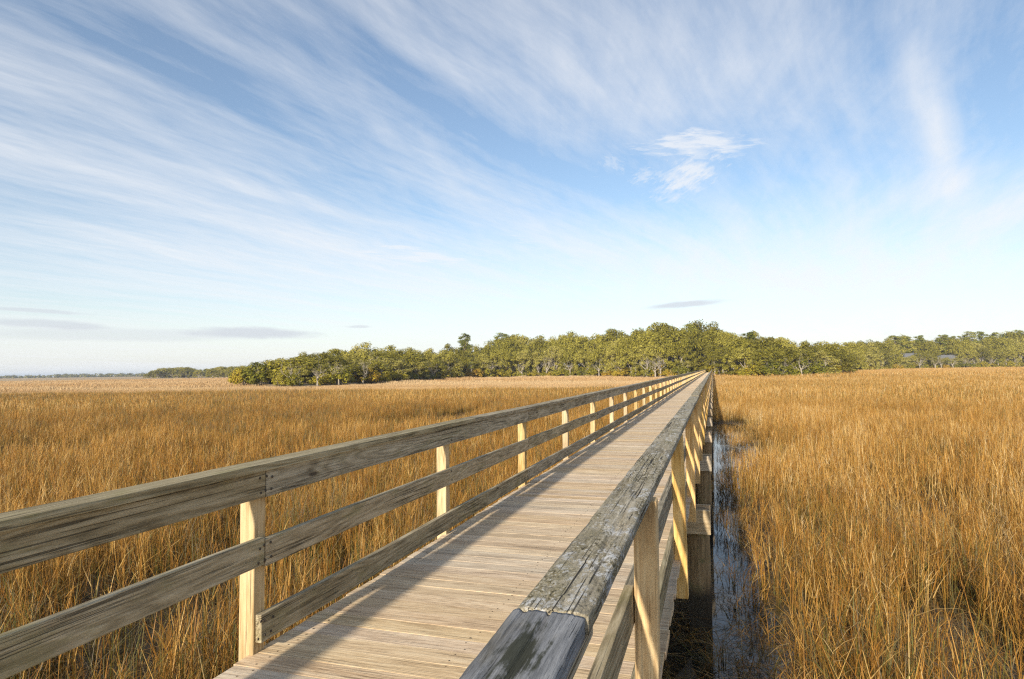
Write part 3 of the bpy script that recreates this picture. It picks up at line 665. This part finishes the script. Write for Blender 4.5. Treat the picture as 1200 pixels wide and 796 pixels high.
def leaf_cloud(centers, radii, per, size, seed, flat=1.0, up_bias=.5, shell=.55):
    r = np.random.default_rng(seed); V = []; 
    C = np.repeat(np.asarray(centers), per, 0); R = np.repeat(np.asarray(radii), per)
    n = len(C); d = r.normal(size=(n, 3)); d /= np.linalg.norm(d, axis=1)[:, None]
    q = (shell+(1-shell)*r.random(n))*np.where(r.random(n) < .12, 1.22, 1)
    P = C + d*(R*q)[:, None]*np.array([1, 1, flat])
    nrm = d*1.0 + r.normal(size=(n, 3))*.33 + np.array([0, 0, up_bias]); nrm /= np.linalg.norm(nrm, axis=1)[:, None]
    t = np.cross(nrm, r.normal(size=(n, 3))); t /= np.linalg.norm(t, axis=1)[:, None]; b = np.cross(nrm, t)
    s = size*r.uniform(.5, 1.3, n)[:, None]
    Q = np.stack([P-t*s, P+b*s*.45-nrm*s*.1, P+t*s*.9, P-b*s*.5+nrm*s*.08], 1)
    return Q.reshape(-1, 3), np.arange(n*4).reshape(n, 4)
def oak(seed):                                          # 10 m tall, about 11 m across
    r = random.Random(seed); V = []; F = []; tips = []
    tube(V, F, [(0, 0, -.6), (.1, .05, .8), (r.uniform(-.3, .3), r.uniform(-.3, .3), 2.2)], [.55, .40, .34], 8)
    for k in range(7):
        a = 6.28*k/7+r.uniform(-.4, .4)
        limb(V, F, r, (0, 0, r.uniform(1.6, 2.3)), (math.cos(a), math.sin(a), r.uniform(.5, 1.3)), r.uniform(3.2, 4.6), .2, 1, tips)
    cs = [tuple(t) for t in tips if t.z > 2.2]; rs = [r.uniform(.8, 1.35) for _ in cs]
    for k in range(46):
        a, u = r.uniform(0, 6.28), r.uniform(0, 1)**.6; rad = 5.0*u*r.uniform(.8, 1.08)
        z = 3.0+6.3*math.sqrt(max(.02, 1-u*u*.9))*r.uniform(.55, 1.02)
        cs.append((rad*math.cos(a), rad*math.sin(a), z)); rs.append(r.uniform(.75, 1.45))
    for k in range(22):
        a = r.uniform(0, 6.28); cs.append((4.5*math.cos(a), 4.4*math.sin(a), r.uniform(.7, 4.0))); rs.append(r.uniform(.7, 1.15))
    Q, G = leaf_cloud(cs, rs, 96, .23, seed, .72, .6, .62)
    return pydata('trunk', V, F, BARK, True), pydata('crown', Q, G, LM['oak'])
def pine(seed):                                         # 16 m tall
    r = random.Random(seed); V = []; F = []; cs = []; rs = []
    tube(V, F, [(0, 0, -.6), (r.uniform(-.2, .2), 0, 6), (r.uniform(-.3, .3), r.uniform(-.3, .3), 11), (r.uniform(-.2, .2), 0, 15.2)], [.30, .24, .17, .06], 7)
    z = 7.0
    while z < 15.4:
        L = 2.7*r.uniform(.45, 1.05)*math.sqrt(max(.12, 1-((z-11.0)/5.2)**2)); a = r.uniform(0, 6.28)
        e = (L*math.cos(a), L*math.sin(a), z+r.uniform(.2, .9)); tube(V, F, [(0, 0, z-.3), e], [.07, .03], 4)
        cs.append(e); rs.append(r.uniform(.65, 1.15)); cs.append((e[0]*.6+r.uniform(-.4, .4), e[1]*.6+r.uniform(-.4, .4), e[2]+.2)); rs.append(r.uniform(.6, 1.0)); z += r.uniform(.16, .34)
    cs.append((0, 0, 15.5)); rs.append(.8)
    Q, G = leaf_cloud(cs, rs, 70, .22, seed, .62, .7, .4)
    return pydata('trunk', V, F, DBARK, True), pydata('crown', Q, G, LM['pine'])
def shrub(seed):                                        # 3 m tall, foliage to the ground
    r = random.Random(seed); V = []; F = []; tips = []
    for k in range(6):
        a = r.uniform(0, 6.28); limb(V, F, r, (0, 0, -.1), (math.cos(a)*.7, math.sin(a)*.7, 1), 1.9, .06, 1, tips, .3)
    cs = [(0, 0, 1.4)]; rs = [1.1]
    for k in range(26):
        a, u = r.uniform(0, 6.28), math.sqrt(r.random()); cs.append((1.9*u*math.cos(a), 1.9*u*math.sin(a), .45+2.1*r.uniform(.15, 1)*math.sqrt(max(.05, 1-u*u*.8)))); rs.append(r.uniform(.4, .72))
    Q, G = leaf_cloud(cs, rs, 85, .17, seed, .9, .5)
    return pydata('trunk', V, F, BARK, True), pydata('crown', Q, G, LM['shrub'])
def palmetto(seed):                                     # 6 m tall cabbage palm
    r = random.Random(seed); V = []; F = []
    tube(V, F, [(0, 0, -.4), (.05, 0, 1.5), (r.uniform(-.25, .25), r.uniform(-.2, .2), 3.2), (r.uniform(-.3, .3), 0, 4.7)], [.22, .19, .18, .2], 8)
    Q = []; G = []
    for k in range(34):
        a, e = r.uniform(0, 6.28), r.uniform(-.9, 1.25); L = r.uniform(.8, 1.15)
        d = Vector((math.cos(a)*math.cos(e), math.sin(a)*math.cos(e), math.sin(e))); b = Vector((0, 0, 4.8))+d*L*.8; s = d.cross(Vector((0, 0, 1))).normalized(); u = s.cross(d)
        for j in range(9):
            f = (j-4)/4*1.25; t = b+(d*math.cos(f)+s*math.sin(f))*L*r.uniform(.75, 1.0)+Vector((0, 0, -.22*L*abs(f)-.12)); w = s*math.cos(f)*.05-d*math.sin(f)*.05; mm = b+(t-b)*.55+u*.06
            n = len(Q); Q += [tuple(b), tuple(mm-w), tuple(t), tuple(mm+w)]; G.append((n, n+1, n+2, n+3))
        n = len(Q); Q += [(0, 0, 4.7), tuple(b-s*.025), tuple(b), tuple(b+s*.025)]; G.append((n, n+1, n+2, n+3))
    return pydata('trunk', V, F, BARK, True), pydata('crown', Q, G, LM['palm'])
def bare(seed):                                         # 8 m grey tree with few leaves
    r = random.Random(seed); V = []; F = []; tips = []
    lean = (r.uniform(-.35, .35), r.uniform(-.2, .2))
    tube(V, F, [(0, 0, -.5), (lean[0]*.6, lean[1]*.6, 1.4), (lean[0]*2, lean[1]*2, 3.0)], [.3, .23, .18], 7)
    for k in range(6):
        a = 6.28*k/6+r.uniform(-.5, .5); limb(V, F, r, (lean[0]*1.7, lean[1]*1.7, r.uniform(1.6, 3.0)), (math.cos(a), math.sin(a), r.uniform(.5, 1.6)), r.uniform(2.2, 3.6), .14, 2, tips, .45, (2, 3))
    sel = [tuple(t) for t in tips if r.random() < .55]
    Q, G = leaf_cloud(sel, [r.uniform(.25, .6) for _ in sel], 9, .17, seed, .8)
    return pydata('trunk', V, F, BARK, True), pydata('crown', Q, G, LM['grey'])
KIND = {'oak_tree': ([oak(s) for s in (1, 2, 3, 4, 5)], 10, 'oak'), 'pine_tree': ([pine(s) for s in (11, 12, 13)], 16, 'pine'), 'shrub': ([shrub(s) for s in (21, 22, 23, 24)], 3, 'shrub'),
        'palmetto_tree': ([palmetto(s) for s in (31, 32, 33)], 6, 'palmetto'), 'bare_tree': ([bare(s) for s in (41, 42, 43, 44)], 8, 'tree')}
CNT = {}
def tree(kind, x, depth, height, wide, label, group, z=.4, v=None):
    ms, h0, cat = KIND[kind]; CNT[kind] = CNT.get(kind, 0)+1
    tr_, cr = ms[random.randrange(len(ms)) if v is None else v]
    X, Y = place(x, depth); s = height/h0
    e = link(kind, None, None, (X, Y, z), (0, 0, random.uniform(0, 6.28)), (s*wide, s*wide, s)); e.empty_display_size = .5
    if group: PENDING.append((e, x, label.strip(), group.strip()))
    tag(e, label.strip(), {'oak': 'tree', 'pine': 'tree', 'palmetto': 'palm', 'shrub': 'shrub', 'tree': 'tree'}[cat], (group or '').strip())
    link('trunk', tr_, e); link('crown', cr, e)
    return e
ORD = 'first second third fourth fifth sixth seventh eighth ninth tenth eleventh twelfth thirteenth fourteenth fifteenth sixteenth seventeenth eighteenth nineteenth twentieth'.split()
for t, tn in (('twenty', ''), ('thirty', 'thirtieth'), ('forty', 'fortieth'), ('fifty', 'fiftieth'), ('sixty', 'sixtieth')): ORD += ([tn] if tn else [])+[t+'-'+o for o in ORD[:9]]
LANDMARKS = [(283, "the wood's left tip"), (545, 'the lone pine'), (822, 'the boardwalk landing'), (1054, 'the white chimney')]
PENDING = []
def zone(x): return ''
def label_all():                                 # every tree is told by counting along its own row from a landmark
    rows = {}
    for (e, x, words, grp) in PENDING: rows.setdefault(grp, []).append((x, e, words))
    for grp, items in rows.items():
        cnt = {}
        near = [(min(LANDMARKS, key=lambda l: abs(l[0]-x)), x, e, words) for (x, e, words) in items]
        for (lm, x, e, words) in sorted(near, key=lambda t: abs(t[1]-t[0][0])):
            side = 'left' if x < lm[0] else 'right'; k = (lm[1], side); cnt[k] = cnt.get(k, 0)+1
            e['label'] = words+', '+ORD[cnt[k]-1]+' '+side+' of '+lm[1]
def step(x, metres, depth): return metres*FPX/depth
# shoreline shrubs
x = 286
while x < 1330:
    D_ = shore(x)+random.uniform(0, 5)
    if not (808 < x < 836):
        h = random.uniform(2.4, 5.2)*(1.25 if x < 420 else 1.1)
        tree('shrub', x, D_, h, random.uniform(.9, 1.35), 'dense yellow-green shrub at the marsh edge'+zone(x), 'marsh-edge shrubs', .15)
    x += step(x, random.uniform(2.6, 6.0) if x < 1000 else random.uniform(4, 8), D_)
x = 290
while x < 1330:                                  # understory behind the front shrubs closes the view between trunks
    D_ = shore(x)+random.uniform(11, 16)
    tree('shrub', x, D_, random.uniform(4.0, 6.2), random.uniform(1.0, 1.4), 'tall dark shrub filling the understory', 'understory shrubs', .9)
    x += step(x, random.uniform(4.5, 7.0)*(1.2 if x > 1000 else 1), D_)
# front oaks, then rows that climb to the skyline
for row, (off, hf, sp, lab, grp) in enumerate([(8, .70, 6.2, 'low olive oak in the front row', 'front oaks'), (18, .92, 7.0, 'rounded olive oak in the middle row', 'mid-canopy oaks '), (32, 1.1, 6.5, 'tall oak on the skyline', 'skyline oaks ')]):
    x = 287 + row*6
    while x < 1370:
        D_ = shore(x)+off+random.uniform(-3, 4)
        top = skyline(x, D_)*(1+.10*max(0, 1-abs(x-760)/140))
        h = max(4.0, (top-.8)*hf*random.uniform(.84, 1.07)*(.94 if row == 2 else 1))
        if x < 300: h *= .8
        if not (808 < x < 834 and row == 0) :
            if row < 2 and (1049 < x < 1074 or 1092 < x < 1124): h = 8.6 if x < 1080 else 7
            tree('oak_tree', x, D_, h, min(1.7, max(.8, 10.5/h*random.uniform(.9, 1.2))), lab+zone(x), grp+zone(x), .8)
        x += step(x, random.uniform(sp*.75, sp*1.25)*(1.25 if x > 1000 else 1), D_)
# pines that stand clear of the canopy
tree('pine_tree', 545, 262, skyline(545, 262)+2.2, 1.0, 'tall pine with clear trunk standing above the canopy left of the middle', None, .8, 0)
for i, (x, dt) in enumerate([(588, -1), (776, -3.5), (812, -3), (879, -3), (1050, -.5), (1064, -.5), (1079, .5), (1106, 0), (1120, -.5), (1138, 1), (1152, 1), (1166, .5), (1182, 0), (1196, 1), (1215, 1), (1240, 2)]):
    D_ = shore(x)+random.uniform(26, 38)
    tree('pine_tree', x, D_, skyline(x, D_)+dt*.6-.6, random.uniform(1.0, 1.3), 'round-topped pine above the canopy'+zone(x), 'pines above the canopy', .8)
# palmettos
for (x, o, h) in [(552, 2, 6.4), (540, 4, 5.4), (562, 5, 5), (806, 2, 5), (838, 3, 6), (847, 1, 5.4), (858, 4, 5.2), (800, 5, 5), (816, 9, 6), (831, 8, 6.4), (905, 3, 5), (898, 6, 5.8), (912, 4, 4.6), (745, 4, 5), (690, 6, 5.5), (1112, 2, 6), (1170, 2, 6)]:
    tree('palmetto_tree', x, shore(x)+o, h, 1.25, 'fan-leaved palmetto with bare trunk'+zone(x), 'palmettos at the marsh edge', .3)
# bare grey trees
for (x, o, h) in [(337, 1, 5.5), (397, 1, 5), (405, 2, 4.5), (448, 2, 7.5), (470, 3, 6.5), (640, 7, 9), (648, 9, 9), (702, 0, 7), (708, 2, 6), (758, 1, 7.5), (768, 1, 7), (774, 3, 8), (851, 2, 7), (860, 3, 8), (867, 5, 7.5), (843, 1, 5.5), (884, 4, 5.5), (920, 3, 5.5), (1078, 1, 8), (1130, 1, 8), (1142, 1, 7), (1030, 2, 8), (508, 2, 6), (520, 4, 7), (300, 0, 4), (372, 1, 5), (425, 1, 6), (490, 1, 6), (575, 1, 7), (612, 2, 7), (668, 1, 7), (728, 1, 7), (940, 1, 6), (963, 1, 5.5), (1012, 2, 8), (1096, 1, 8), (1103, 2, 8), (1117, 1, 8), (1160, 1, 8), (1190, 1, 8), (690, 22, 16.5), (672, 26, 17)]:
    tree('bare_tree', x, shore(x)+o, h, 1.1, 'bare grey-limbed tree '+('poking above the crowns' if o > 20 else 'among marsh-edge shrubs'), 'bare trees above the crowns' if o > 20 else 'bare trees among the shrubs', .4)
# the farther clump on the left horizon
for i in range(44):
    x = 172+i*2.8+random.uniform(-1.5, 1.5); D_ = random.uniform(640, 700)
    h = (hor(x)-np.interp(x, SKY_X, SKY_Y))*D_/FPX+1.5
    if x < 290: tree('pine_tree' if random.random() < .15 else 'oak_tree', x, D_, max(5, h*random.uniform(.75, 1.08)), 1.35 if random.random() < .5 else 1.1, 'pale green tree of the far left clump', 'trees of the clump on the left horizon', 0)
for i in range(14):
    x = 250+i*4+random.uniform(-1, 1); D_ = random.uniform(520, 600)
    tree('oak_tree', x, D_, random.uniform(8, 11), 1.3, 'pale oak of the low linking strip', 'trees of the low strip joining the two woods', 0)
# woods kilometres away on the left horizon
def far_wood():
    r = random.Random(5); cs = []; rs = []
    for i in range(620):
        x = r.uniform(-420, 178); D_ = r.uniform(1500, 1640); X, Y = place(x, D_); h = r.uniform(4, 8.5)*(1.15 if x > 60 else .95); cs.append((X, Y, h*.55)); rs.append(h*.62)
    Q, G = leaf_cloud(cs, rs, 34, 2.2, 3, .8, .5, .8)
    tag(link('far_wood', pydata('far_wood', Q, G, LM['oak'])), 'thin blue-grey line of distant woods along the left horizon', 'woods', None, 'stuff')
far_wood()
label_all(); print('trees', CNT)

# ------------------------------------------------------------------ houses behind the right-hand trees
HW = {'white': plain('white_siding', (.74, .74, .72), .7, 0, .06), 'blue': plain('blue_grey_siding', (.42, .47, .55), .7, 0, .08), 'roof': plain('grey_shingle', (.15, .15, .155), .9, 0, .2, 3), 'glass': plain('window_glass', (.05, .06, .07), .1), 'brick': plain('painted_brick', (.72, .69, .65), .9, 0, .1, 6)}
def house(x, depth, wx, wy, hw, hr, wall, label, chimney=True):
    X, Y = place(x, depth); th = math.atan2(X, Y)
    e = link('house', None, None, (X, Y, 1.0), (0, 0, -th+.25)); tag(e, label, 'house')
    link('wall', board_mesh('wall', wx, wy, hw, HW[wall], 0), e, (0, 0, hw/2))
    o_ = .5; a, b = wx/2+o_, wy/2+o_
    V = [(-a, -b, hw), (a, -b, hw), (a, b, hw), (-a, b, hw), (-a, 0, hw+hr), (a, 0, hw+hr)]; V += [(p[0], p[1], p[2]+.2) for p in V]
    F = [(6, 7, 11, 10), (8, 9, 10, 11), (0, 4, 5, 1), (2, 5, 4, 3), (0, 1, 7, 6), (2, 3, 9, 8), (0, 6, 10, 4), (4, 10, 9, 3), (1, 5, 11, 7), (5, 2, 8, 11)]
    rf = link('roof', pydata('roof', V, F, HW['roof']), e)
    G = [(-wx/2+.01, -wy/2, hw), (-wx/2+.01, wy/2, hw), (-wx/2+.01, 0, hw+hr-.15), (wx/2-.01, -wy/2, hw), (wx/2-.01, wy/2, hw), (wx/2-.01, 0, hw+hr-.15)]
    link('gable', pydata('gable', G, [(0, 2, 1), (3, 4, 5)], HW[wall]), e)
    if chimney:
        link('chimney', board_mesh('chimney', 1.1, .9, 3.0, HW['brick'], .02), rf, (-wx*.3, .2, hw+hr+.6))
    k = 0
    wm = board_mesh('window', 1.3, .12, 1.8, HW['white'], .02); pm = board_mesh('pane', 1.06, .1, 1.56, HW['glass'], 0)
    for zz in (1.8, 4.8):
        if zz > hw-1: continue
        for i in range(int(wx//2.6)):
            w = link('window', wm, e, (-wx/2+1.5+i*2.6, -wy/2-.03, zz)); link('pane', pm, w, (0, -.03, 0))
house(1064, shore(1063)+24, 13, 9, 5.9, 3.4, 'white', 'house with grey roof and white chimney half hidden behind the right-hand trees')
house(1109, shore(1108)+22, 11, 9, 5.2, 3.0, 'blue', 'blue-grey house showing through bare branches further right', False)
# landing posts, where the walk meets the wood

# ------------------------------------------------------------------ air
def haze():
    m, b = material('haze_air')
    v = b.n('ShaderNodeVolumePrincipled', {'Color': (.70, .80, .95, 1), 'Density': .00016, 'Anisotropy': 0.0})
    b.n('ShaderNodeOutputMaterial', {'Volume': v.outputs[0]})
    bm = bmesh.new(); bmesh.ops.create_cube(bm, size=1.0); me = bpy.data.meshes.new('haze'); bm.to_mesh(me); bm.free(); me.materials.append(m)
    tag(link('haze', me, None, (0, 3000, 14.0), (0, 0, 0), (20000, 22000, 34)), kind='stuff')
if HAZE: haze()
